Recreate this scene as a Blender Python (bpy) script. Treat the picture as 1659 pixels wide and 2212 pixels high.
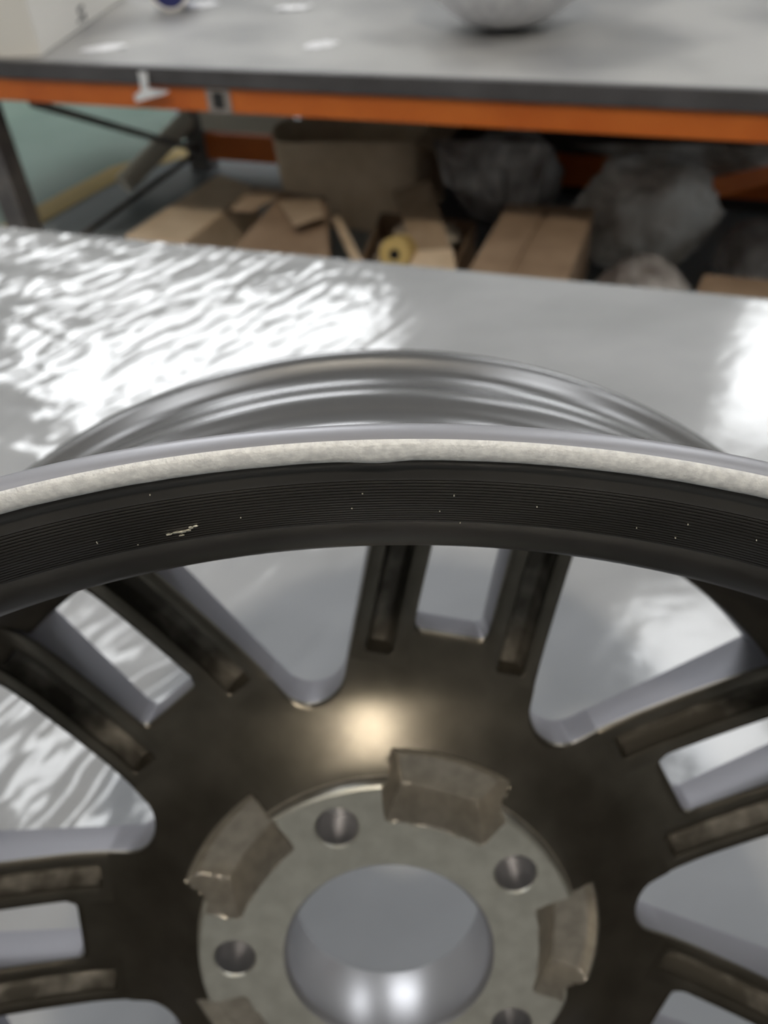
import bpy, bmesh, math, random
from mathutils import Vector, Matrix, noise

for o in list(bpy.data.objects): bpy.data.objects.remove(o)
SC = bpy.context.scene
COL = SC.collection
PI = math.pi
def rad(a): return a*PI/180

# ------------------------------------------------------------ camera
CAMH = 0.523
F = 1750.0
PITCH, ROLL = rad(42), rad(4)
fwd = Vector((0, math.cos(PITCH), -math.sin(PITCH)))
r0 = Vector((1, 0, 0)); u0 = r0.cross(fwd)
cr = math.cos(ROLL)*r0 - math.sin(ROLL)*u0
cu = math.sin(ROLL)*r0 + math.cos(ROLL)*u0
CM = Matrix((cr, cu, -fwd)).transposed()
CP = Vector((0, 0, CAMH))
cd = bpy.data.cameras.new('camera'); cam = bpy.data.objects.new('camera', cd); COL.objects.link(cam)
cam.matrix_world = Matrix.Translation(CP) @ CM.to_4x4()
cd.sensor_fit = 'VERTICAL'; cd.sensor_height = 36; cd.sensor_width = 27
cd.lens = F/2212*36
cd.clip_start = 0.01; cd.clip_end = 100
cd.dof.use_dof = True; cd.dof.focus_distance = 0.112; cd.dof.aperture_fstop = 22
SC.camera = cam

# ------------------------------------------------------------ light
SC.view_settings.view_transform = 'Standard'; SC.view_settings.look = 'None'
SC.view_settings.gamma = 1; SC.view_settings.use_curve_mapping = False
SC.view_settings.exposure = 0.0
W = bpy.data.worlds.new('daylight'); SC.world = W; W.use_nodes = True
bgn = W.node_tree.nodes['Background']
bgn.inputs[0].default_value = (0.86, 0.92, 1.0, 1); bgn.inputs[1].default_value = 0.6
WINDOW_POWER = 8.5
LAMP_POWER = 330.0
ROOF_LIGHT_POWER = 6.4

def at(x, y, z=None, Y=None):
    d = CM @ Vector(((x-829.5)/F, -(y-1106)/F, -1))
    t = (z-CAMH)/d.z if z is not None else Y/d.y
    return CP + t*d

# ------------------------------------------------------------ materials
def mat(name, col, rough=.5, metal=0., spec=.5, emit=None, power=1., coat=0., alpha=1., trans=0.):
    m = bpy.data.materials.new(name); m.use_nodes = True
    b = m.node_tree.nodes['Principled BSDF']
    b.inputs['Base Color'].default_value = (*col, 1)
    b.inputs['Roughness'].default_value = rough
    b.inputs['Metallic'].default_value = metal
    b.inputs['Specular IOR Level'].default_value = spec
    b.inputs['Coat Weight'].default_value = coat
    b.inputs['Alpha'].default_value = alpha
    b.inputs['Transmission Weight'].default_value = trans
    if emit:
        b.inputs['Emission Color'].default_value = (*emit, 1); b.inputs['Emission Strength'].default_value = power
    return m
def nn(m, t, **kw):
    n = m.node_tree.nodes.new(t)
    for k, v in kw.items():
        if hasattr(n, k): setattr(n, k, v)
        else: n.inputs[k.replace('_', ' ')].default_value = v
    return n
def vary(m, c1, c2, scale=5., detail=4., lo=.35, hi=.65, stretch=(1, 1, 1), bump=0., bscale=None, bdist=.001, rough=None):
    """noise-driven colour, roughness and bump"""
    T = m.node_tree; L = T.links.new; b = T.nodes['Principled BSDF']
    tc = nn(m, 'ShaderNodeTexCoord'); mp = nn(m, 'ShaderNodeMapping'); mp.inputs['Scale'].default_value = stretch
    L(tc.outputs['Object'], mp.inputs['Vector'])
    no = nn(m, 'ShaderNodeTexNoise'); no.inputs['Scale'].default_value = scale; no.inputs['Detail'].default_value = detail
    L(mp.outputs[0], no.inputs['Vector'])
    cr_ = nn(m, 'ShaderNodeValToRGB'); e = cr_.color_ramp.elements
    e[0].position = lo; e[0].color = (*c1, 1); e[1].position = hi; e[1].color = (*c2, 1)
    L(no.outputs['Fac'], cr_.inputs[0]); L(cr_.outputs[0], b.inputs['Base Color'])
    if rough:
        mr = nn(m, 'ShaderNodeMapRange'); mr.inputs['To Min'].default_value = rough[0]; mr.inputs['To Max'].default_value = rough[1]
        mr.inputs['From Min'].default_value = .3; mr.inputs['From Max'].default_value = .7
        L(no.outputs['Fac'], mr.inputs['Value']); L(mr.outputs[0], b.inputs['Roughness'])
    if bump:
        n2 = nn(m, 'ShaderNodeTexNoise'); n2.inputs['Scale'].default_value = bscale or scale*4; n2.inputs['Detail'].default_value = 4
        L(mp.outputs[0], n2.inputs['Vector'])
        bp = nn(m, 'ShaderNodeBump'); bp.inputs['Strength'].default_value = bump; bp.inputs['Distance'].default_value = bdist
        L(n2.outputs['Fac'], bp.inputs['Height']); L(bp.outputs[0], b.inputs['Normal'])
    return m

M = {}
M['dark'] = vary(mat('satin_gunmetal_paint', (.1, .095, .085), .31, .85), (.13, .117, .097), (.175, .158, .132), 60, 3, bump=.12, bscale=900, bdist=.0003)
M['dark2'] = vary(mat('dark_primer_in_channel', (.1, .09, .075), .5, .3), (.10, .09, .075), (.33, .305, .27), 70, 4, .45, .7, bump=.3, bscale=500, bdist=.0006)
M['silver'] = mat('silver_face_paint', (.22, .22, .25), .42, .25)
M['cast'] = vary(mat('cast_pocket_metal', (.2, .18, .15), .36, .65), (.34, .315, .275), (.44, .41, .36), 200, 3, bump=.2, bscale=700, bdist=.0003)
M['pad'] = vary(mat('machined_pad_metal', (.4, .41, .38), .38, .7), (.50, .50, .455), (.60, .60, .55), 120, 3)
M['bore'] = mat('machined_bore_metal', (.40, .40, .42), .34, .75)
M['lip'] = vary(mat('bare_brushed_lip_metal', (.6, .6, .58), .42, .15), (.76, .76, .76), (.94, .94, .93), 900, 4, .35, .65, bump=.5, bscale=2200, bdist=.0003, rough=(.35, .6))
M['lipsmooth'] = mat('smooth_silver_lip_paint', (.36, .36, .39), .4, .3)
M['barrel'] = vary(mat('dark_satin_barrel', (.02, .019, .017), .38, .3), (.044, .041, .038), (.060, .056, .052), 50, 3)
M['outer'] = mat('grey_satin_outer_rim', (.26, .26, .265), .26, .7)
M['scratch'] = mat('bare_scratch_metal', (.75, .72, .62), .4, .4)
M['sheet'] = vary(mat('pale_plastic_sheet', (.5, .51, .54), .3, spec=.8), (.30, .305, .315), (.395, .40, .41), 3.2, 5, .35, .65, (1, 1.6, 1), bump=.10, bscale=28, bdist=.003, rough=(.09, .16))
M['ktop'] = vary(mat('grey_dusty_bench_top', (.4, .4, .4), .35), (.27, .27, .275), (.43, .425, .415), 2.4, 6, .38, .60, rough=(.28, .5))
M['trim'] = vary(mat('black_edge_band', (.05, .05, .055), .5), (.075, .07, .072), (.11, .105, .11), 8)
M['orange'] = vary(mat('orange_rack_paint', (.65, .15, .02), .4), (.60, .13, .018), (.74, .19, .03), 5)
M['card'] = vary(mat('brown_cardboard', (.33, .22, .13), .8), (.40, .29, .19), (.52, .39, .27), 9, 3)
M['card2'] = vary(mat('dark_brown_cardboard', (.2, .13, .08), .8), (.27, .18, .115), (.36, .25, .165), 9, 3)
M['card3'] = vary(mat('pale_brown_cardboard', (.45, .36, .26), .8), (.72, .56, .39), (.85, .68, .50), 9, 3)
M['cream'] = mat('cream_painted_steel', (.78, .72, .62), .5)
M['steel'] = vary(mat('grey_dull_steel', (.2, .19, .18), .5, .4), (.13, .12, .12), (.24, .22, .21), 12)
M['white'] = mat('white_carton_board', (.93, .90, .85), .6)
M['whitep'] = vary(mat('white_wrinkled_wrap', (.8, .8, .82), .3), (.80, .80, .83), (.95, .95, .97), 9, 3, .35, .6, (3, 3, .6), bump=.5, bscale=14, bdist=.01)
M['ink'] = mat('black_ink', (.03, .03, .03), .6)
M['blue'] = mat('dark_blue_tin', (.035, .04, .16), .35)
M['film'] = vary(mat('clear_crumpled_film', (.55, .54, .55), .28, alpha=.8), (.42, .37, .33), (.98, .97, .96), 4.5, 5, .42, .6, bump=.9, bscale=12, bdist=.02)  # pale patches are painted highlights, brown ones the contents showing through
M['film2'] = vary(mat('dark_crumpled_film', (.3, .28, .29), .3, alpha=.85), (.22, .19, .18), (.75, .73, .73), 5, 5, .42, .64, bump=.9, bscale=18, bdist=.012)
M['floorgrey'] = vary(mat('grey_epoxy_floor', (.33, .37, .41), .4), (.22, .255, .28), (.28, .31, .335), 2)
M['floorgreen'] = vary(mat('green_epoxy_floor', (.25, .37, .32), .4), (.15, .24, .195), (.20, .29, .245), 2)
M['yellow'] = mat('yellow_line_paint', (.62, .45, .17), .6)
M['paper'] = vary(mat('crumpled_packing_paper', (.6, .52, .42), .7), (.35, .28, .22), (.72, .66, .56), 14, 4)
M['wall'] = vary(mat('pale_workshop_wall', (.5, .5, .48), .8), (.70, .70, .68), (.78, .78, .76), 1)
M['wall2'] = vary(mat('green_grey_workshop_wall', (.3, .33, .29), .8), (.12, .12, .115), (.16, .16, .15), 1)
M['ceil'] = mat('grey_roof_sheet', (.28, .28, .28), .8)
M['glass'] = mat('daylit_window_pane', (.8, .8, .8), .3, emit=(.96, .98, 1.0), power=WINDOW_POWER)
M['roofglow'] = mat('added_roof_light', (.8, .8, .8), .3, emit=(.96, .98, 1.0), power=ROOF_LIGHT_POWER)  # glow of the unseen ceiling panels added to light the room
M['lamp'] = mat('lamp_tube', (1, 1, 1), .3, emit=(1, .90, .74), power=LAMP_POWER)
M['shadep'] = mat('under_bench_shade', (.06, .05, .045), .7)  # near-black colour standing in for the shade under the rear bench
M['sticker'] = mat('grey_sticker', (.35, .31, .29), .6)

# ------------------------------------------------------------ helpers
def smooth(me, ang=None):
    for p in me.polygons: p.use_smooth = True
    if ang: me.set_sharp_from_angle(angle=rad(ang))
def obj(name, me, m=None, parent=None):
    if m is not None:
        for x in (m if isinstance(m, (list, tuple)) else [m]): me.materials.append(M[x])
    o = bpy.data.objects.new(name, me); COL.objects.link(o)
    if parent: o.parent = parent
    return o
def pyd(name, v, f, m=None, parent=None, sm=None, mi=None):
    me = bpy.data.meshes.new(name); me.from_pydata([tuple(a) for a in v], [], f)
    o = obj(name, me, m, parent)
    if mi: me.polygons.foreach_set('material_index', mi)
    if sm: smooth(me, sm)
    me.update(); return o
def bmo(name, bm, m, parent=None, sm=None):
    me = bpy.data.meshes.new(name); bmesh.ops.recalc_face_normals(bm, faces=bm.faces); bm.to_mesh(me); bm.free()
    if sm: smooth(me, sm)
    return obj(name, me, m, parent)
def empty(name, loc=(0, 0, 0)):
    o = bpy.data.objects.new(name, None); COL.objects.link(o); o.location = loc; o.empty_display_size = .05; return o
def tag(o, label, cat, group=None, kind=None):
    if label: o['label'] = label
    if cat: o['category'] = cat
    if group: o['group'] = group
    if kind: o['kind'] = kind
    return o
def struct(o): o['kind'] = 'structure'; return o
def box_bm(lo, hi, bev=0., M4=None):
    bm = bmesh.new(); bmesh.ops.create_cube(bm, size=1)
    for v in bm.verts: v.co = Vector([lo[i]+(v.co[i]+.5)*(hi[i]-lo[i]) for i in range(3)])
    if bev: bmesh.ops.bevel(bm, geom=list(bm.edges), offset=bev, segments=2, affect='EDGES', profile=.6)
    if M4 is not None: bmesh.ops.transform(bm, matrix=M4, verts=bm.verts)
    return bm
def tube_bm(a, b, r, n=16, r2=None):
    a = Vector(a); b = Vector(b); d = b-a
    bm = bmesh.new(); bmesh.ops.create_cone(bm, cap_ends=True, segments=n, radius1=r, radius2=r2 or r, depth=d.length)
    bmesh.ops.transform(bm, matrix=Matrix.Translation((a+b)/2) @ d.to_track_quat('Z', 'Y').to_matrix().to_4x4(), verts=bm.verts)
    return bm
def lathe(name, prof, m, parent, n=360, closed=False, a0=0, sm=35, warp=None, mi=None):
    v = []; f = []; k = len(prof); fm = []
    for i in range(n):
        a = a0+2*PI*i/n; c, s = math.cos(a), math.sin(a)
        for j, (r, z) in enumerate(prof):
            if warp: r, z = warp(r, z, a)
            v.append((r*c/1000, r*s/1000, z/1000))
    for i in range(n):
        i2 = (i+1) % n
        for j in range(k if closed else k-1):
            j2 = (j+1) % k
            f.append((i*k+j, i2*k+j, i2*k+j2, i*k+j2)); fm.append(mi[j] if mi else 0)
    return pyd(name, v, f, m, parent, sm, fm if mi else None)
def prism(name, top, zb, m, parent=None, bev=.004, wall=None):
    """box whose top outline is given as world points; sides go down to zb"""
    bm = bmesh.new(); t = [bm.verts.new(p) for p in top]; b = [bm.verts.new((p[0], p[1], zb)) for p in top]
    n = len(t); bm.faces.new(t); bm.faces.new(b[::-1])
    for i in range(n): bm.faces.new((t[i], b[i], b[(i+1) % n], t[(i+1) % n]))
    bmesh.ops.recalc_face_normals(bm, faces=bm.faces)
    if bev: bmesh.ops.bevel(bm, geom=list(bm.edges), offset=bev, segments=2, affect='EDGES')
    return bmo(name, bm, m, parent)
def slab(name, pts, th, m, parent=None):
    """thin board through four world points"""
    pts = [Vector(p) for p in pts]; n = (pts[1]-pts[0]).cross(pts[-1]-pts[0]).normalized()*th
    bm = bmesh.new(); t = [bm.verts.new(p) for p in pts]; b = [bm.verts.new(p-n) for p in pts]; k = len(t)
    bm.faces.new(t); bm.faces.new(b[::-1])
    for i in range(k): bm.faces.new((t[i], b[i], b[(i+1) % k], t[(i+1) % k]))
    bmesh.ops.recalc_face_normals(bm, faces=bm.faces)
    return bmo(name, bm, m, parent)

# ------------------------------------------------------------ the workshop shell
FZ = -.75
def quadbox(name, lo, hi, m): return struct(bmo(name, box_bm(lo, hi), m))
quadbox('floor', (-9, -6, FZ-.1), (9, 9, FZ), 'floorgrey')
quadbox('wall_left', (-9.2, -6, FZ-.1), (-9, 9.2, 8.3), 'wall')
quadbox('wall_right', (9, -6, FZ-.1), (9.2, 9.2, 8.3), 'wall')
# far wall with window openings (x0, x1) between z0 and z1
WZ1 = 7.6
WINS = [(-4.4, .2, 4.15, 6.7), (4.64, 8.2, 4.68, 6.9)]
bm = bmesh.new()
def addbox(bm, lo, hi):
    r = bmesh.ops.create_cube(bm, size=1)
    for v in r['verts']: v.co = Vector([lo[i]+(v.co[i]+.5)*(hi[i]-lo[i]) for i in range(3)])
addbox(bm, (-9, 9, WZ1), (9, 9.2, 8.3)); addbox(bm, (-9, 9, FZ-.1), (WINS[0][0], 9.2, WZ1)); addbox(bm, (WINS[0][1], 9, FZ-.1), (WINS[1][0], 9.2, WZ1)); addbox(bm, (WINS[1][1], 9, FZ-.1), (9, 9.2, WZ1))
for a, b, z0, z1 in WINS:
    addbox(bm, (a, 9, FZ-.1), (b, 9.2, z0))
    if z1 < WZ1: addbox(bm, (a, 9, z1), (b, 9.2, WZ1))
struct(bmo('wall_back', bm, 'wall'))
for i, (a, b, WZ0, WZ1) in enumerate(WINS):
    w = struct(bmo('window_%d' % (i+1), box_bm((a, 9.08, WZ0), (b, 9.1, WZ1)), 'glass'))
    n = 4 if i == 0 else 3
    for k in range(n+1):
        x = a+(b-a)*k/n
        bmo('mullion', box_bm((x-.03, 9.0, WZ0), (x+.03, 9.08, WZ1)), 'steel', w)
quadbox('ceiling', (-9, -6, 8.2), (9, 9.2, 8.3), 'ceil')
quadbox('wall_front', (-9.2, -6.2, FZ-.1), (9.2, -6, 8.3), 'wall2')
for i, (x, y) in enumerate([(-4, -2.5), (-4, 6), (4, -2.5), (4, 6), (-6.8, 1.5), (6.8, 0)]):
    struct(bmo('window_%d' % (i+3), box_bm((x-.7, y-1.3, 8.14), (x+.7, y+1.3, 8.198)), 'roofglow'))  # unseen glowing roof panels, added to light the bench and wheel

w = struct(bmo('window_8', box_bm((-.75, -5.75, 8.14), (-.15, -5.15, 8.198)), 'lamp'))  # unseen warm ceiling lamp behind the viewer, placed for the dome highlight

# floor markings: green walkway and the yellow line along it
A = at(60, 487, FZ); B = at(270, 371, FZ); Cc = at(395, 335, FZ)
A2 = A+(A-B)*1.2; C2 = Cc+(Cc-B)*1.0
def strip(name, pts, w0, w1, z, m):
    v = []; f = []
    for i, p in enumerate(pts):
        d = (pts[min(i+1, len(pts)-1)]-pts[max(i-1, 0)]).normalized(); n = Vector((-d.y, d.x, 0))
        for q in (w0, w1): v.append((p+n*q).to_tuple()[:2]+(z,))
    for i in range(len(pts)-1): f.append((2*i, 2*i+1, 2*i+3, 2*i+2))
    return pyd(name, v, f, m)
pts = [A2, A, (A+B)/2+Vector((.01, .03, 0)), B, Cc, C2]
struct(strip('trim_1', pts, 0, 3.5, FZ+.002, 'floorgreen'))
struct(strip('trim_2', pts, -.05, .10, FZ+.004, 'yellow'))

# ------------------------------------------------------------ the wheel
wheel = empty('alloy_wheel')
Wm = Matrix(((0.9812545596, 0.1926634508, -0.0045037706), (-0.0932827576, 0.4543893273, -0.8859055629), (-0.1686351576, 0.8697189971, 0.4638437772)))
wheel.matrix_world = Matrix.Translation((-.00935, .11118, .2068)) @ Wm.to_4x4()
tag(wheel, 'dark satin alloy wheel with seven spoke pairs, back and worn silver lip towards the viewer', 'wheel')
TH = 116.2                      # angle of the first bolt hole
BASE = TH+330.5                 # centre line of the first spoke pair
NP = 7; SEC = 360/NP
ZF = -36.0                      # front face
def interp(tab, r):
    if r <= tab[0][0]: return tab[0][1]
    for (a, b), (c, d) in zip(tab, tab[1:]):
        if r <= c:
            t = (r-a)/(c-a); return b+(d-b)*t
    return tab[-1][1]
ZT0 = [(66, -4.0), (70, -4.8), (75, -6.8), (80, -9.2), (85, -11.7), (90, -14.1), (95, -16.2), (100, -17.6), (106, -18.4), (112, -18.8), (122, -18.4), (140, -16), (158, -13), (170, -10), (180, -3), (188, 8), (192, 14)]
# smoothed profile table
ZT = []
for i in range(660, 1921, 5):
    r = i/10; s = 0; w = 0
    for k in range(-8, 9):
        g = math.exp(-(k/4)**2); s += g*interp(ZT0, r+k*.8); w += g
    ZT.append(s/w)
def zd(r):
    t = (min(max(r, 66), 191.9)-66)*2; i = int(t); return ZT[i]+(ZT[min(i+1, len(ZT)-1)]-ZT[i])*(t-i)
def sstep(a, b, x):
    t = min(max((x-a)/(b-a), 0), 1); return t*t*(3-2*t)
PADR = 69.0
def z_hub(x, y):
    """height of the hub: pad, five cast pockets between the bolt holes, dome"""
    r = math.hypot(x, y)
    if r < PADR-.8: z = 0.0
    elif r < PADR+.4: z = -.9*(r-PADR+.8)/1.2
    elif r < PADR+1.0: z = -.9-(r-PADR-.4)/.6*(-.9-zd(PADR+1.0))
    else: z = zd(r)
    a = (math.degrees(math.atan2(y, x))-TH-36) % 72
    if a > 36: a -= 72
    a = rad(a); u = r*math.cos(a); v = abs(r*math.sin(a))
    # signed distance outside the pocket floor, with drafted sides
    din = (63.0-(r*.6+u*.4))/.62           # toward the hub centre
    sw = 12.0+(r-58)*.38
    dsd = (v-sw)/.50
    dout = (r-74.0)/.95
    zp = -12.0+max(0, din, dsd, dout)
    k = 1.4                                  # soften the concave corners a little
    if zp > -12: 
        zp = -12+math.sqrt((zp+12)**2+k*k)-k
    return z if z < zp else zp
HOLES = [(56*math.cos(rad(TH+72*k)), 56*math.sin(rad(TH+72*k))) for k in range(5)]
HR = 7.3
# --- mounting pad, r 37.5 .. 70.4
def polar_patch(name, rs, na, hf, mfun, parent, mats):
    v = []; f = []; mi = []
    for r in rs:
        for i in range(na):
            a = 2*PI*i/na; v.append([r*math.cos(a), r*math.sin(a)])
    inside = [min(math.hypot(p[0]-h[0], p[1]-h[1]) for h in HOLES) < HR+.9 for p in v]
    for j in range(len(rs)-1):
        for i in range(na):
            q = (j*na+i, j*na+(i+1) % na, (j+1)*na+(i+1) % na, (j+1)*na+i)
            if any(inside[k] for k in q): continue
            f.append(q)
    # boundary of the holes snapped to the circle
    cnt = {}
    for q in f:
        for a, b in zip(q, q[1:]+q[:1]): cnt.setdefault((min(a, b), max(a, b)), []).append((a, b))
    bnd = [e[0] for e in cnt.values() if len(e) == 1]
    nxt = {}
    for a, b in bnd:
        p = v[a]
        if min(math.hypot(p[0]-h[0], p[1]-h[1]) for h in HOLES) < HR+3: nxt[a] = b
    for a in list(nxt):
        p = v[a]; h = min(HOLES, key=lambda h: math.hypot(p[0]-h[0], p[1]-h[1])); d = math.hypot(p[0]-h[0], p[1]-h[1])
        v[a] = [h[0]+(p[0]-h[0])/d*(HR+.7), h[1]+(p[1]-h[1])/d*(HR+.7)]
    V = [(p[0], p[1], hf(p[0], p[1])) for p in v]
    for q in f: mi.append(mfun([V[k] for k in q]))
    # chamfer and wall of each hole
    prev = {a: a for a in nxt}
    for rr, zz, m_ in ((HR, -.7, 0), (HR, -17, 3)):
        cur = {}
        for a in nxt:
            p = v[a]; h = min(HOLES, key=lambda h: math.hypot(p[0]-h[0], p[1]-h[1])); d = math.hypot(p[0]-h[0], p[1]-h[1])
            cur[a] = len(V); V.append((h[0]+(p[0]-h[0])/d*rr, h[1]+(p[1]-h[1])/d*rr, zz))
        for a, b in nxt.items():
            if b in cur: f.append((prev[b], prev[a], cur[a], cur[b])); mi.append(m_)
        prev = cur
    V = [(a/1000, b/1000, c/1000) for a, b, c in V]
    used = sorted({k for q in f for k in q}); mp = {k: i for i, k in enumerate(used)}
    o = pyd(name, [V[k] for k in used], [tuple(mp[k] for k in q) for q in f], mats, parent, 22, mi)
    return o
rs = [38.3+.7*i for i in range(int((67.5-38.3)/.7))]+[67.2+.35*i for i in range(10)]
rs = sorted(set(round(r, 3) for r in rs))
def mf(q):
    z = sum(p[2] for p in q)/4; r = sum(math.hypot(p[0], p[1]) for p in q)/4
    if z > -.02: return 0
    if r > PADR-.9 and z > -3.2: 
        return 0
    return 1
pad = polar_patch('mounting_pad', rs, 720, z_hub, mf, wheel, ['pad', 'cast', 'dark', 'bore'])
pad['label'] = 'machined bare metal mounting face with bolt holes and cast pockets'
lathe('centre_bore', [(38.3, 0), (37.4, -.9), (36.4, -2.5), (36.2, -29), (36.9, -30), (41, -30), (41, -17), (69, -17), (70, -20), (70, -35)], 'bore', wheel, 180)
wheel.children[-1]['label'] = 'smooth machined bore wall'

# --- dome between pad and spoke roots
UC = 104.0; VI = 13.0; VO = 34.0; UW = 119.0; RW = 3.0
HS = rad(SEC/2)
RF = 13.0; DC = (VO+RF)/math.sin(HS)
UT = DC*math.cos(HS)
def rout(phi):
    p = abs(phi)
    c, s = math.cos(p), math.sin(p)
    if p >= math.atan2(VO, UT)-1e-9:
        d = HS-p; q = RF*RF-(DC*math.sin(d))**2
        return DC*math.cos(d)-math.sqrt(max(q, 0))
    if p >= math.atan2(VO, UC): return VO/s
    if p >= math.atan2(VI, UC): return UC/c
    if p >= math.atan2(VI, UW+RW): return VI/s
    if UW*s/c <= VI-RW: return UW/c
    # window corner arc, centre (UW+RW, VI-RW)
    cx, cy = UW+RW, VI-RW; b = c*cx+s*cy; q = b*b-(cx*cx+cy*cy-RW*RW)
    return b-math.sqrt(max(q, 0))
brk = [0, math.atan2(VI-RW, UW), math.atan2(VI, UW+RW), math.atan2(VI, UC), math.atan2(VO, UC), math.atan2(VO, UT), HS]
phis = []
for a, b, n in zip(brk, brk[1:], [10, 8, 3, 22, 6, 22]):
    phis += [a+(b-a)*i/n for i in range(n)]
phis.append(HS)
half = phis[:]
phis = [-p for p in half[::-1]][:-1]+half
def edge_open(phi):
    p = abs(phi)
    return p >= math.atan2(VO, UC)-1e-6 or p <= math.atan2(VI, UW+RW)+1e-6
NR = 36
V = []; Fc = []; FM = []; NRM = {}
def dome_height(x, y, r): return z_hub(x, y)
ang_cols = []
for k in range(NP):
    for p in phis[:-1]: ang_cols.append((rad(BASE)+k*rad(SEC)+p, p))
nc = len(ang_cols)
rows = []
for j in range(NR+1):
    t = j/NR
    for (a, p) in ang_cols:
        ro = rout(p); R0_ = PADR+1.35
        # dense near the pocket zone, then out to the edge (pulled in by the bevel)
        bev = 1.4 if edge_open(p) else 0.0
        re = ro-bev
        rmid = 82.0
        r = R0_+(rmid-R0_)*(t/.5) if t <= .5 else rmid+(re-rmid)*((t-.5)/.5)
        x, y = r*math.cos(a), r*math.sin(a)
        V.append((x, y, z_hub(x, y)))
for j in range(NR):
    for i in range(nc):
        i2 = (i+1) % nc
        q = (j*nc+i, j*nc+i2, (j+1)*nc+i2, (j+1)*nc+i); Fc.append(q)
        zz = sum(V[n][2] for n in q)/4; rr = sum(math.hypot(V[n][0], V[n][1]) for n in q)/4
        FM.append(1 if (rr < 83 and zz < zd(rr)-.35) else 0)
def add_ring(dz, dr, abs_z=None):
    s = len(V)
    for (a, p) in ang_cols:
        ro = rout(p); o_ = edge_open(p)
        r = ro-(dr if o_ else 0)
        x, y = r*math.cos(a), r*math.sin(a)
        zb = z_hub(x, y)
        V.append((x, y, abs_z if abs_z is not None else zb-(dz if o_ else 0)))
    return s
prev = NR*nc
for dz, dr, az, m_ in ((.45, .45, None, 0), (1.5, 0, None, 0), (0, 0, ZF+.8, 2), (0, .8, ZF, 2)):
    s = add_ring(dz, dr, az)
    for i in range(nc):
        i2 = (i+1) % nc; Fc.append((prev+i, prev+i2, s+i2, s+i)); FM.append(m_)
    prev = s
s = len(V)
for (a, p) in ang_cols: V.append((70*math.cos(a), 70*math.sin(a), ZF))
for i in range(nc):
    i2 = (i+1) % nc; Fc.append((prev+i, prev+i2, s+i2, s+i)); FM.append(2)
dome = pyd('hub_dome', [(a/1000, b/1000, c/1000) for a, b, c in V], Fc, ['dark', 'cast', 'silver'], wheel, 30, FM)

# --- spokes: a bar with a channel cut along its back
def spoke_mesh(sgn):
    us = [UC, 106, 107.6, 108.4, 109.0, 109.6, 110.4, 112, 115, 119, 123]+[127+5*i for i in range(13)]
    G0, G1, GD = 19.0, 28.5, 7.5
    verts = []; faces = []; fm = []
    for u in us:
        uo = u
        def Z(v): return zd(math.hypot(u, v))
        g = sstep(107.6, 109.8, u)
        w = 1.4
        inner_open = u >= UW+RW
        b0 = w if inner_open else 0
        row = [(VI+(0 if True else 0), ZF+.8, ), (VI, Z(VI)-(1.5 if inner_open else 0))]
        row += [(VI+(.45 if inner_open else .3), Z(VI)-(.45 if inner_open else 0)), (VI+1.4, Z(VI+1.4)), (15.5, Z(15.5)), (G0-.9, Z(G0-.9)), (G0-.2, Z(G0)-.25*g), (G0+.2, Z(G0)-1.2*g)]
        row += [(G0+1.3, Z(G0)-(GD-1.2)*g), (G0+2.4, Z(G0)-GD*g), ((G0+G1)/2, Z(24)-(GD+.2)*g), (G1-2.4, Z(G1)-GD*g), (G1-1.3, Z(G1)-(GD-1.2)*g)]
        row += [(G1-.2, Z(G1)-1.2*g), (G1+.2, Z(G1)-.25*g), (G1+.9, Z(G1+.9)), (31, Z(31)), (VO-1.4, Z(VO-1.4)), (VO-.45, Z(VO)-.45), (VO, Z(VO)-1.5), (VO, ZF+.8), (VO-.8, ZF), (VI+.8, ZF)]
        verts.append([(uo/1000, sgn*v/1000, z/1000) for v, z in row])
    k = len(verts[0]); mats = [0]*k
    mats[0] = 2; mats[k-1] = 2; mats[k-2] = 2; mats[k-3] = 2; mats[k-4] = 2
    for j in range(7, 13): mats[j] = 1
    v = [p for row in verts for p in row]
    for i in range(len(us)-1):
        for j in range(k):
            j2 = (j+1) % k
            q = (i*k+j, (i+1)*k+j, (i+1)*k+j2, i*k+j2)
            if sgn < 0: q = q[::-1]
            faces.append(q); fm.append(0 if (mats[j] == 1 and us[i+1] < 110) else mats[j])
    me = bpy.data.meshes.new('spoke'); me.from_pydata(v, [], faces)
    me.materials.append(M['dark']); me.materials.append(M['dark2']); me.materials.append(M['silver'])
    me.polygons.foreach_set('material_index', fm); smooth(me, 32); me.update()
    return me
sp = {1: spoke_mesh(1), -1: spoke_mesh(-1)}
for k in range(NP):
    for s_ in (1, -1):
        o = bpy.data.objects.new('spoke', sp[s_]); COL.objects.link(o); o.parent = wheel
        o.rotation_euler = (0, 0, rad(BASE+SEC*k))

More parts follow.
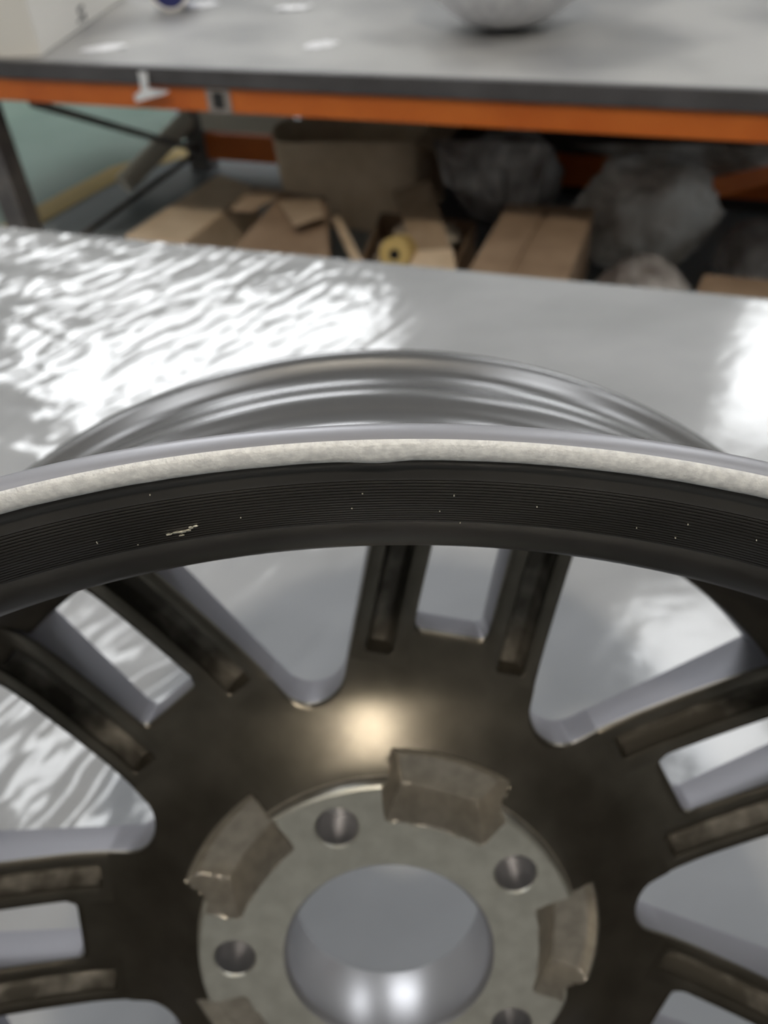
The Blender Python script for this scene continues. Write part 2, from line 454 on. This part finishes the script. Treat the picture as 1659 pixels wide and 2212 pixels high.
# --- rim: outer ring where the spokes land, barrel, outer flange, inner lip
lathe('spoke_ring', [(172, ZF+1), (171.3, ZF+3), (171.2, -13), (172, -11.3), (174, -10), (178, -5.5), (183, 1), (187, 9), (189.4, 22), (191, 22), (191, ZF), (173, ZF)], ['dark', 'silver'], wheel, 360, closed=True,
      mi=[1, 1, 0, 0, 0, 0, 0, 0, 0, 0, 1, 1])
wheel.children[-1]['label'] = 'dark ring where the spokes meet the barrel'
gro = []
gr0, gz0, gr1, gz1 = 206.2, 138.4, 197.6, 129.2
ng = 17
for i in range(ng):
    t = i/ng; r = gr0+(gr1-gr0)*t; z = gz0+(gz1-gz0)*t+1.0*math.sin(PI*t)
    t2 = (i+.72)/ng; r2 = gr0+(gr1-gr0)*t2; z2 = gz0+(gz1-gz0)*t2+1.0*math.sin(PI*t2)
    t3 = (i+.86)/ng; r3 = gr0+(gr1-gr0)*t3; z3 = gz0+(gz1-gz0)*t3+1.0*math.sin(PI*t3)-.20
    gro += [(r, z), (r2, z2), (r3, z3-.02)]
inner = [(209.4, 141.0), (208.6, 139.0), (207.4, 138.3)]+gro+[(196.9, 128.6), (194.5, 126), (192.4, 123), (190.9, 119), (190.2, 114), (189.9, 108), (189.8, 80), (190.2, 30), (189.8, 18)]
outer_b = [(189.8, -36), (195, -37), (212, -37), (213.6, -36.2), (214.2, -34.8), (214.0, -33.0), (212.8, -31.2), (211.0, -30.4), (208.8, -29.7), (206.6, -28.4), (204.7, -26.2), (203.4, -23), (202.8, -19), (202.9, -12), (203.6, -8), (203.4, -5.5), (201.6, -2.5), (198.6, -1), (195.4, 1.5), (193.5, 6), (193.0, 14),
           (193.2, 60), (193.6, 100), (197, 108), (202.0, 113), (203, 118), (203, 128), (203.6, 133.5), (206, 137), (209.0, 138.8), (211.4, 140)]
barrel = lathe('barrel', inner, ['barrel'], wheel, 512, sm=40)
barrel['label'] = 'dark inner barrel with fine turned grooves'
of = lathe('outer_barrel', outer_b, ['outer'], wheel, 360, sm=60)
of['label'] = 'smooth grey tyre side of the rim with its outer flange'
def nick(r, z, a):
    d = (math.degrees(a)-(TH+342.3)) % 360
    if d > 180: d -= 360
    if r < 210.8: r -= .30*math.exp(-(d/1.0)**2)+.05*noise.noise((math.cos(a)*60, math.sin(a)*60, 0))
    return r, z
lip = lathe('inner_lip', [(209.3, 140.6), (209.25, 141.9), (209.55, 142.8), (210.3, 143.5), (211.4, 143.9), (212.3, 143.6), (213.1, 142.9), (213.7, 141.9), (213.9, 140.9), (213.7, 140.0), (212.9, 139.2), (211.4, 139.0)], ['lip', 'lipsmooth'], wheel, 1024, sm=60, warp=nick,
            mi=[0, 0, 0, 0, 0, 1, 1, 1, 1, 1, 1])
lip['label'] = 'worn bare silver lip'
# scratches and chips on the grooved band
random.seed(4)
Winv = wheel.matrix_world.inverted()
def on_band(px, py):
    """point of the grooved band seen at a pixel"""
    o = Winv @ CP; d = (Winv.to_3x3() @ (CM @ Vector(((px-829.5)/F, -(py-1106)/F, -1)))).normalized()
    prof = [(p[0]/1000, p[1]/1000) for p in inner]
    for k in range(4000):
        p = o+d*(.09+k*.00005); r = math.hypot(p.x, p.y)
        for (ra, za), (rb, zb) in zip(prof[2:], prof[3:]):
            if rb < r <= ra:
                zz = za+(zb-za)*(ra-r)/(ra-rb)
                if p.z <= zz+.0001: return p
    return None
chips = [(366, 1154, 10, 3), (380, 1150, 11, 3.2), (394, 1148, 12, 3.4), (406, 1145, 10, 4.5), (413, 1139, 8, 5), (423, 1136, 8, 3.2), (392, 1156, 9, 2.6), (783, 1066, 2.4, 2.2), (981, 1070, 2, 4), (950, 1104, 2, 3), (298, 1176, 2.2, 2.2), (210, 1172, 1.6, 5), (150, 1060, 2, 2),
         (1375, 1140, 2, 2.5), (1486, 1133, 2, 2), (1634, 1167, 2, 2.5), (1459, 1162, 2, 2), (994, 1129, 2, 2), (760, 1098, 2.2, 1.6), (520, 1118, 2, 1.5), (1160, 1095, 2, 1.6), (324, 1069, 2, 1.6)]
for (px, py, sx, sy) in chips:
    p = on_band(px, py)
    if p is None: continue
    a = math.atan2(p.y, p.x); tx = Vector((-math.sin(a), math.cos(a), 0)); er = Vector((math.cos(a), math.sin(a), 0))
    nrm = Vector((-er.x*.7, -er.y*.7, .7)); ty = Vector((er.x*.7, er.y*.7, .7))
    s = .058/1000; v = []; N = 7
    for h in (0.00012, -.0001):
        for i in range(N):
            b = 2*PI*i/N+.3; q = random.uniform(.6, 1.1)
            v.append(p+nrm*h+tx*math.cos(b)*sx*s*q+ty*math.sin(b)*sy*s*q)
    f = [tuple(range(N)), tuple(range(2*N-1, N-1, -1))]+[(i, N+i, N+(i+1) % N, (i+1) % N) for i in range(N)]
    o = pyd('paint_chip', v, f, 'scratch', wheel)

# ------------------------------------------------------------ front bench with plastic sheet
eb = Vector((1.126, -.423, 0)).normalized(); nb = Vector((-eb.y, eb.x, 0))      # along the far edge, away
e0 = Vector((-.611, 1.364, 0))
BM = Matrix((eb.to_4d()*1, nb.to_4d(), (0, 0, 1, 0))).transposed().to_4x4() if False else None
def BF(x, y, z=0): return e0+eb*x+nb*y+Vector((0, 0, z))   # bench frame: x along far edge, y away (0 at the edge)
bench = empty('workbench', BF(.6, -.7, FZ)); Bi = bench.matrix_basis.inverted() if False else Matrix.Translation(-Vector(bench.location))
tag(bench, 'grey workbench under the plastic sheet and the wheel', 'workbench')
def fbox(name, fr, lo, hi, m, parent, bev=.002):
    bm = box_bm(lo, hi, bev)
    for v in bm.verts: v.co = fr(v.co.x, v.co.y, v.co.z) - (Vector(parent.location) if parent else Vector((0, 0, 0)))
    return bmo(name, bm, m, parent)
fbox('bench_top', BF, (-.55, -1.65, -.045), (1.75, -.004, -.006), 'steel', bench)
for x in (-.45, 1.6):
    for y in (-1.55, -.12): fbox('leg', BF, (x, y, FZ+.001), (x+.06, y+.06, -.045), 'steel', bench)
fbox('cross_rail', BF, (-.39, -.11, -.5), (1.6, -.08, -.44), 'steel', bench)
# sheet
NX, NY = 600, 440
v = []; f = []
def sheet_h(x, y):
    w = BF(x, y)
    # strength of the crumples: strong on the left and far, gone on the right
    k = sstep(.25, -.28, w.x)*.9+.07
    contact = sstep(.10, .26, math.hypot(w.x-.0, w.y-.05))
    p = Vector((w.x*1.0+w.y*.9, w.y*.55-w.x*.3, 0))
    s_ = w.x*.62+w.y*.78; t_ = w.x*.78-w.y*.62
    wob = .02*noise.noise(Vector((w.x*7, w.y*7, 9)))
    h = abs(noise.noise(Vector((s_*9, (t_+wob)*34, 0))))*.0020+noise.noise(Vector((s_*30, t_*75, 4)))*.0008+noise.noise(Vector((s_*70, t_*150, 8)))*.00025
    q = Vector((w.x*4-w.y*1.5, w.y*13+w.x*6, 2))
    h += max(0, noise.noise(q))*.005*sstep(-.25, -.45, w.x)
    h2 = (noise.noise(Vector((w.x*5, w.y*5, 5)))+1)*.0009
    return (h*k*1.0+h2)*contact
for j in range(NY+1):
    for i in range(NX+1):
        x = -.56+(1.77+.56)*i/NX; y = -1.66+1.664*j/NY
        p = BF(x, y, sheet_h(x, y)-.0035); v.append(p)
nx = NX+1
for j in range(NY):
    for i in range(NX): f.append((j*nx+i, j*nx+i+1, (j+1)*nx+i+1, (j+1)*nx+i))
# skirt folded over the far edge
s = len(v)
for dz, dy in ((-.004, .006), (-.03, .009), (-.07, .010)):
    for i in range(NX+1):
        x = -.56+(1.77+.56)*i/NX; v.append(BF(x, .004+dy*.8+noise.noise((x*9, dz*20, 0))*.004*abs(dz)/.05, -.0035+dz))
prevr = NY*nx
for k in range(3):
    c = s+k*nx
    for i in range(NX): f.append((prevr+i, prevr+i+1, c+i+1, c+i))
    prevr = c
sheet = pyd('plastic_sheet', v, f, 'sheet', None, 80)
tag(sheet, 'pale grey plastic sheet covering the near bench, crumpled and shiny on the left', 'sheet')

# ------------------------------------------------------------ rack table behind
ek = Vector((1.847, -.758, 0)).normalized(); nk = Vector((-ek.y, ek.x, 0)); k0 = Vector((-.982, 2.574, 0))
def KF(x, y, z=0): return k0+ek*x+nk*y+Vector((0, 0, z))
def inK(p): d = Vector(p)-k0; return (d.dot(ek), d.dot(nk), p[2])
rack = empty('rack_bench', KF(1, .7, FZ))
tag(rack, 'long grey-topped bench on orange racking beams behind the wheel', 'workbench')
fbox('table_top', KF, (-1.2, .012, -.040), (3.2, 1.9, 0), 'ktop', rack, .002)
fbox('edge_band', KF, (-1.2, -.012, -.043), (3.2, .011, 0.001), 'trim', rack, .004)
fbox('beam', KF, (-1.2, .0, -.106), (3.2, .045, -.0445), 'orange', rack, .004)
fbox('beam', KF, (-1.2, 1.80, -.106), (3.2, 1.845, -.0445), 'orange', rack, .004)
# sticker plate on the beam
st = fbox('beam_connector', KF, (.50, -.003, -.108), (.56, -.0005, -.056), 'sticker', rack, 0)
bl = rack.location
def rp(p): return Vector(p)-bl
xs = []
pa = inK(at(448, 215, Y=2.35)); 
def front_plane_x(px, py):
    # intersection of a pixel ray with the front plane of the rack (local y = 0)
    d = CM @ Vector(((px-829.5)/F, -(py-1106)/F, -1)); t = (k0-CP).dot(nk)/d.dot(nk); return inK(CP+t*d)
def plane_x(px, py, yl):
    d = CM @ Vector(((px-829.5)/F, -(py-1106)/F, -1)); t = (k0+nk*yl-CP).dot(nk)/d.dot(nk); return inK(CP+t*d)
a = front_plane_x(448, 210); b = front_plane_x(498, 212)
for ob in [st]: bpy.data.objects.remove(ob)
st = fbox('beam_connector', KF, (a[0], -.004, -.105), (b[0], -.001, -.047), 'sticker', rack, 0); st['label'] = 'grey label plate on the orange beam'
fbox('label_print', KF, (a[0]+.018, -.0052, -.095), (b[0]-.018, -.0041, -.055), 'ink', st, 0).location = -Vector((0, 0, 0))
st.children[0].location = Vector((0, 0, 0)); 
lp = st.children[0]
for vv in lp.data.vertices: vv.co -= bl - Vector(st.location)
# rear frame: post, lower beam
RY = 1.28
pf = plane_x(447, 385, RY)
q1 = plane_x(408, 310, RY); q2 = plane_x(452, 310, RY)
fbox('post', KF, (q1[0], RY-.03, max(pf[2], FZ+.001)), (q2[0], RY+.05, -.112), 'steel', rack, .004)
z1 = plane_x(505, 292, RY-.04)[2]; z2 = plane_x(505, 348, RY-.04)[2]
fbox('lower_beam', KF, (q2[0]+.005, RY-.04, z2), (3.1, RY, z1), 'orange', rack, .004)
z1 = plane_x(540, 245, RY-.05)[2]; z2 = plane_x(540, 285, RY-.05)[2]; x2 = plane_x(635, 260, RY-.05)[0]
fbox('shade_panel', KF, (x2+.01, RY+.002, FZ+.001), (3.1, RY+.02, -.112), 'shadep', rack, .002)  # dark sheet added to give the shade behind the stored things
cb = fbox('cream_board', KF, (q2[0]+.02, RY-.07, z2), (x2, RY-.045, z1), 'cream', rack, .002)
# front left post
x1 = plane_x(58, 487, .05)[0]
fbox('post', KF, (x1-.085, .046, FZ+.001), (x1, .12, -.112), 'steel', rack, .004)
x3 = plane_x(1850, 500, .6)[0]
fbox('post', KF, (3.0, .046, FZ+.001), (3.08, .12, -.112), 'steel', rack, .004)
def rod(name, a, b, r, m, parent=rack):
    bm = tube_bm(Vector(a)-Vector(parent.location), Vector(b)-Vector(parent.location), r); return bmo(name, bm, m, parent, 40)
def kw(px, py, yl): d = plane_x(px, py, yl); return KF(*d)
rod('brace', kw(70, 222, .08), kw(420, 322, RY-.03), .013, 'steel')
rod('brace', at(150, 528, FZ+.015), kw(415, 338, RY-.05), .012, 'steel')
rod('brace_tube', at(268, 398, FZ+.05), kw(408, 255, RY-.01), .042, 'cream')
# slanted orange beam seen on the right
a = kw(1490, 412, .86); b = kw(1720, 350, 1.15)
d = (b-a)
side = Vector((0, 0, 1))
pts_ = [a+side*.0+Vector((0, 0, .035)), b+Vector((0, 0, .035)), b-Vector((0, 0, .035)), a-Vector((0, 0, .035))]
ob_ = slab('orange_beam_offcut', pts_, .03, 'orange'); tag(ob_, 'short sloping orange beam behind the plastic bags at the far right under the bench', 'beam')

# --- things on the rack table
bx = empty('white_carton', at(45, 90, 0))
tag(bx, 'white carton standing on the left end of the rear bench', 'box')
c0 = at(90, 122, 0.0015); c1 = at(272, -6, 0.0015); c3 = at(-40, 127, 0.0015); c2 = c1+(c3-c0)
H = .32
body = prism('carton_body', [p+Vector((0, 0, H))-bx.location for p in (c0, c1, c2, c3)], .0015-bx.location.z, 'white', bx, .002)
def face_pt(s, t): return c0+(c1-c0)*s+Vector((0, 0, t))
# black print on the right face
fn = (c1-c0).cross(Vector((0, 0, 1))).normalized()*.0008
def mark(px, py, w, h):
    d = CM @ Vector(((px-829.5)/F, -(py-1106)/F, -1)); n = (c1-c0).cross(Vector((0, 0, 1))).normalized(); t = (c0-CP).dot(n)/d.dot(n)
    p = CP+t*d; e = (c1-c0).normalized()
    q = [p-e*w-Vector((0, 0, h)), p+e*w-Vector((0, 0, h)), p+e*w+Vector((0, 0, h)), p-e*w+Vector((0, 0, h))]
    n = n if n.dot(CP-p) > 0 else -n
    q = [x+n*.002-bx.location for x in q]
    return slab('printed_mark', q, .0012, 'ink', bx)
for (px, py, w, h) in ((174, 16, .02, .004), (170, 24, .006, .008), (178, 33, .02, .004), (182, 40, .006, .006), (172, 45, .018, .003)): mark(px, py, w, h)
tc = at(370, 30, 0); tin = empty('blue_tin', (tc.x, tc.y+.02, .0715)); tag(tin, 'blue tin lying on its side with its pale rimmed end facing, beside the white carton', 'tin')
lathe('tin_body', [(1, 3), (60, 3), (62, 0), (68, 2), (68, 98), (62, 100), (1, 100)], 'blue', tin, 48)
lathe('tin_rim', [(60.5, -2), (68, -3), (70.5, 0), (70.5, 5), (68, 6), (60.5, 3)], 'white', tin, 48, closed=True)
tin.rotation_euler = Vector((.12, 1, 0)).to_track_quat('Z', 'Y').to_euler()
bc = at(1092, 58, 0)
basin = empty('white_bowl', (bc.x, bc.y, .001))
tag(basin, 'white round-bottomed bowl wrapped in wrinkled plastic on the rear bench', 'bowl')
prof = [(2, 0), (50, 0)]+[(270*math.sin(rad(t)), 270-270*math.cos(rad(t))-3) for t in range(13, 76, 4)]
prof += [(prof[-1][0]-4, prof[-1][1]+2)]+[(264*math.sin(rad(t)), 270-264*math.cos(rad(t))-3) for t in range(73, 3, -5)]
lathe('bowl_body', prof, 'whitep', basin, 96, sm=60, warp=lambda r, z, a: (r*(1+.02*math.sin(a*19)*min(1, r/150)), z))
# film scraps on the table top
def scrap(name, px, py, sx, sy, rot, label, seed, z=.0015, m='film'):
    c = at(px, py, 0); n = 14; v = []; f = []
    for j in range(n+1):
        for i in range(n+1):
            a, b = i/n*2-1, j/n*2-1
            w = 1+.35*noise.noise((a*1.5+seed, b*1.5, seed))+.5*noise.noise((a*4+seed, b*4, seed+3))*max(abs(a), abs(b))
            x, y = a*sx*w*math.sqrt(1-b*b*.45), b*sy*w*math.sqrt(1-a*a*.45)
            v.append((x, y, z+.012*abs(noise.noise((a*3+seed, b*3, 1)))*(1-max(abs(a), abs(b))**4)))
    for j in range(n):
        for i in range(n): f.append((j*(n+1)+i, j*(n+1)+i+1, (j+1)*(n+1)+i+1, (j+1)*(n+1)+i))
    o = pyd(name, v, f, m, None, 60); o.location = c; o.rotation_euler = (0, 0, rad(rot)); return tag(o, label, 'plastic scrap')
scrap('film_scrap', 225, 105, .06, .03, 15, 'crumpled clear film scrap in front of the white carton', 1, m='whitep')
scrap('film_scrap', 692, 98, .05, .03, 30, 'crumpled white film scrap in the middle of the rear bench top', 2, m='whitep')
scrap('film_scrap', 635, 18, .06, .03, 0, 'small white film scrap at the back between the tin and the bowl', 3, m='whitep')
scrap('film_scrap', 430, 12, .06, .05, 0, 'small pale film scrap just right of the blue tin', 5, m='whitep')
# loose film flap hanging over the edge band
a = front_plane_x(318, 150); 
flap = []
pp = [front_plane_x(x, y) for x, y in ((308, 150), (328, 150), (330, 186), (376, 190), (368, 198), (335, 206), (303, 216), (300, 200), (314, 190))]
v = [KF(p[0], -.022-.004*(i % 2), min(p[2], .003)) for i, p in enumerate(pp)]+[KF(p[0], -.0195-.004*(i % 2), min(p[2], .003)) for i, p in enumerate(pp)]
n = len(pp); f = [tuple(range(n)), tuple(range(2*n-1, n-1, -1))]+[(i, n+i, n+(i+1) % n, (i+1) % n) for i in range(n)]
tag(pyd('tape_flap', v, f, 'whitep'), 'torn piece of clear tape stuck on the front edge of the rear bench', 'tape')

# --- things stored under the rack table
def thing_prism(name, label, cat, px, zt, m, zb=FZ+.001, group=None, bev=.004):
    top = [at(x, y, zt) for x, y in px]
    c = sum(top, Vector())/len(top); o = empty(name, (c.x, c.y, zb))
    b = prism('carton_body', [p-o.location for p in top], 0, m, o, bev)
    tag(o, label, cat, group); return o, top, b
# long flat pale carton at left
o, top, b = thing_prism('flat_carton', 'long pale cardboard carton lying beside the rear post', 'box', [(268, 508), (472, 374), (552, 404), (398, 524)], FZ+.20, 'card3')
# dark carton next to it
o, top, b = thing_prism('brown_carton', 'dark brown carton with a turned-up flap left of the open box', 'box', [(505, 533), (610, 412), (705, 425), (712, 560)], FZ+.30, 'card2')
L_ = Vector(o.location)
slab('flap', [p-L_ for p in (at(602, 440, FZ+.302), at(690, 425, FZ+.302), at(700, 470, FZ+.33), at(636, 490, FZ+.34))], .004, 'card', o)
slab('flap', [p-L_ for p in (at(500, 455, FZ+.31), at(545, 405, FZ+.31), at(620, 415, FZ+.305), at(545, 458, FZ+.305))], .004, 'card', o)
# big open carton at the back
def open_carton(name, label, px, h, m, yl=None, wallt=.006, zb=None, kb=None):
    """px: four floor-level outline pixels"""
    zb = FZ+.001 if zb is None else zb
    base = [KF(x, y, zb) for x, y in kb] if kb else [at(x, y, zb) for x, y in px]; c = sum(base, Vector())/4; o = empty(name, (c.x, c.y, zb)); tag(o, label, 'box')
    P_ = [p-o.location for p in base]
    slab('bottom', [p for p in P_], -wallt, m, o)
    for i in range(4):
        a, b = P_[i], P_[(i+1) % 4]
        inn = (sum(P_, Vector())/4-(a+b)/2); inn.z = 0; inn = inn.normalized()*wallt
        bm = bmesh.new(); vs = [bm.verts.new(q) for q in (a, b, b+Vector((0, 0, h)), a+Vector((0, 0, h)), a+inn, b+inn, b+inn+Vector((0, 0, h)), a+inn+Vector((0, 0, h)))]
        for q in ((0, 1, 2, 3), (7, 6, 5, 4), (0, 4, 5, 1), (1, 5, 6, 2), (2, 6, 7, 3), (3, 7, 4, 0)): bm.faces.new([vs[k] for k in q])
        bmo('side_panel', bm, m, o)
    return o, P_
o = empty('open_carton', KF(.65, .98, FZ+.001)); tag(o, 'large open-topped pale carton with bowed left end, rearmost under the rear bench', 'box')
oL = Vector(o.location)
out = [(.94, .80), (.80, .795), (.62, .80), (.50, .79), (.43, .80), (.385, .83), (.36, .88), (.35, .94), (.36, 1.0), (.385, 1.06), (.43, 1.12), (.50, 1.16), (.7, 1.17), (.94, 1.16)]
v = []; f = []; n = len(out)
for i, (x, y) in enumerate(out):
    tp = .30+.035*(x-.36)/.6+(.02 if 5 < i < 9 else 0)
    v += [KF(x+.02*(x < .45), y, FZ+.002)-oL, KF(x, y, FZ+.002+tp)-oL]
for i in range(n): 
    j = (i+1) % n; f.append((2*i, 2*j, 2*j+1, 2*i+1))
f.append(tuple(2*i for i in range(n-1, -1, -1)))
w_ = pyd('carton_wall', v, f, 'card3', o, 25); md = w_.modifiers.new('s', 'SOLIDIFY'); md.thickness = .006
slab('flap', [KF(.945, .80, FZ+.335)-oL, KF(1.02, .83, FZ+.30)-oL, KF(1.02, 1.13, FZ+.29)-oL, KF(.945, 1.16, FZ+.335)-oL], .005, 'card', o)
slab('flap', [KF(.56, 1.165, FZ+.33)-oL, KF(.93, 1.165, FZ+.335)-oL, KF(.92, 1.225, FZ+.37)-oL, KF(.58, 1.225, FZ+.37)-oL], .005, 'card', o)
# open box with packing paper and yellow roll
o, P_ = open_carton('torn_carton', 'torn open carton filled with crumpled packing paper', None, .20, 'card2', kb=[(1.0, .05), (1.28, .05), (1.25, .50), (.92, .50)])
L_ = Vector(o.location)
zt = FZ+.205
slab('flap', [p-L_ for p in (at(712, 462, zt+.02), at(728, 455, zt+.02), at(790, 580, zt), at(765, 580, zt))], .005, 'card3', o)
slab('flap', [p-L_ for p in (at(850, 415, zt+.05), at(930, 392, zt+.08), at(985, 575, zt+.012), at(905, 585, zt+.012))], .005, 'card', o)
slab('flap', [p-L_ for p in (at(890, 545, zt+.03), at(978, 540, zt+.03), at(986, 592, zt+.01), at(885, 590, zt+.01))], .005, 'card3', o)
def lump(name, c, r, m, seed, amp=.35, fr=2.2, sub=4, sc=(1, 1, 1), crease=.12, fine=0.):
    bm = bmesh.new(); bmesh.ops.create_icosphere(bm, subdivisions=sub, radius=1)
    for v in bm.verts:
        d = v.co.normalized(); k = 1+amp*noise.noise(d*fr+Vector((seed, 0, 0)))+crease*(abs(noise.noise(d*fr*3+Vector((0, seed, 0))))-.2)+fine*(abs(noise.noise(d*6+Vector((seed, seed, 0))))+abs(noise.noise(Vector((d.x*16, d.y*16, d.z*5))+Vector((seed, 0, 5))))*.6-.3)
        v.co = Vector((d.x*k*r*sc[0], d.y*k*r*sc[1], d.z*k*r*sc[2]))
    ob = bmo(name, bm, m, None, 70); ob.location = c; return ob
PL = ['crumpled paper ball at the left rear of the torn carton', 'crumpled paper ball at the right rear of the torn carton', 'crumpled paper ball at the left front of the torn carton', 'crumpled paper ball behind the yellow roll in the torn carton']
for i, (x, y, r) in enumerate([(1.05, .40, .040), (1.165, .42, .042), (1.05, .26, .045), (1.17, .29, .042)]):
    tag(lump('crumpled_paper', KF(x, y, FZ+.175), r, 'paper', i*3.1, .4, 2.5, 4, (1.1, 1, .9), .5), PL[i], 'paper')
tag(lump('packing_paper', KF(1.11, .27, FZ+.065), 1, 'paper', 8.8, .2, 2.5, 4, (.10, .17, .045), .3), 'bed of crumpled packing paper on the bottom of the torn carton', 'paper')
# yellow roll
rc = at(852, 550, zt+.045); roll = empty('tape_roll', rc); tag(roll, 'yellow roll with a dark hollow core in the torn carton', 'roll')
ro_ = lathe('roll_body', [(16, 0), (46, 0), (48, 2), (48, 68), (46, 70), (16, 70)], 'yellow', roll, 48, closed=True)
lathe('core', [(13, -.5), (16, -.5), (16, 70.5), (13, 70.5)], 'ink', roll, 48, closed=True); lathe('core_end', [(.5, 20), (13, 20)], 'ink', roll, 32)
dirv = (CP-rc).normalized(); roll.rotation_euler = Vector((dirv.x*.5-.35, dirv.y, .25)).normalized().to_track_quat('-Z', 'Y').to_euler()
# two-flap carton
o, top, b = thing_prism('two_flap_carton', 'closed brown carton with a gap between its two top flaps', 'box', [(1008, 596), (1100, 440), (1285, 448), (1222, 612)], FZ+.32, 'card2')
L_ = Vector(o.location); zt2 = FZ+.325
slab('flap', [p-L_ for p in (at(1006, 594, zt2), at(1096, 600, zt2), at(1182, 447, zt2+.004), at(1098, 440, zt2+.004))], .005, 'card2', o)
slab('flap', [p-L_ for p in (at(1116, 602, zt2), at(1224, 611, zt2), at(1287, 450, zt2+.004), at(1192, 446, zt2+.004))], .005, 'card2', o)
# bags
def bag(px, py, yl, rx, rz, m, seed, label, name='plastic_bag', dz=0, ry=None, flat=True):
    c = kw(px, py, yl); ry = ry or rx*.7
    b = lump(name, c, 1, m, seed, .22, 1.6, 5, (rx, ry, rz), .16)
    return tag(b, label, 'bag')
def bagk(x, y, z, sc, m, seed, label):
    return tag(lump('plastic_bag', KF(x, y, z), 1, m, seed, .16, 1.5, 5, sc, .14, .07), label, 'bag')
bagk(1.76, .63, -.535, (.21, .155, .195), 'film', 2.0, 'large bulging clear plastic bag right of the two-flap carton')
bagk(1.80, .27, -.625, (.125, .12, .10), 'film2', 7.7, 'dull crumpled plastic bag below the big clear bag')
bagk(1.25, .97, -.575, (.19, .15, .155), 'film2', 5.2, 'dark crumpled plastic bag behind the two-flap carton')
bagk(2.13, .62, -.63, (.14, .13, .10), 'film2', 9.1, 'dark crumpled plastic bag at the right edge under the rear bench')
# draped film from the beam
def drape(name, px, label, m, yl, seed):
    (x0, y0), (x1, y1), (x2, y2), (x3, y3) = px; n = 30; v = []; f = []
    for j in range(n+1):
        for i in range(n+1):
            s, t = i/n, j/n
            X = (x0*(1-s)+x1*s)*(1-t)+(x3*(1-s)+x2*s)*t; Y_ = (y0*(1-s)+y1*s)*(1-t)+(y3*(1-s)+y2*s)*t
            v.append(kw(X, Y_, yl+.05*noise.noise((s*5+seed, t*1.5, 0))+.03*noise.noise((s*14+seed, t*3, 0))))
    for j in range(n):
        for i in range(n): f.append((j*(n+1)+i, j*(n+1)+i+1, (j+1)*(n+1)+i+1, (j+1)*(n+1)+i))
    return tag(pyd(name, v, f, m, None, 80), label, 'plastic film')
drape('hanging_film', [(935, 300), (1190, 312), (1150, 470), (960, 400)], 'thin clear film hanging over the lower orange beam', 'film2', .74, 3)
drape('hanging_film', [(1230, 312), (1720, 312), (1720, 345), (1500, 392)], 'pale film stretched between the big bag and the right edge', 'film', .88, 6)
# low brown board at right
o, top, b = thing_prism('low_carton', 'low brown carton at the right edge beside the big bag', 'box', [(1500, 640), (1520, 590), (1720, 610), (1720, 680)], FZ+.25, 'card2')
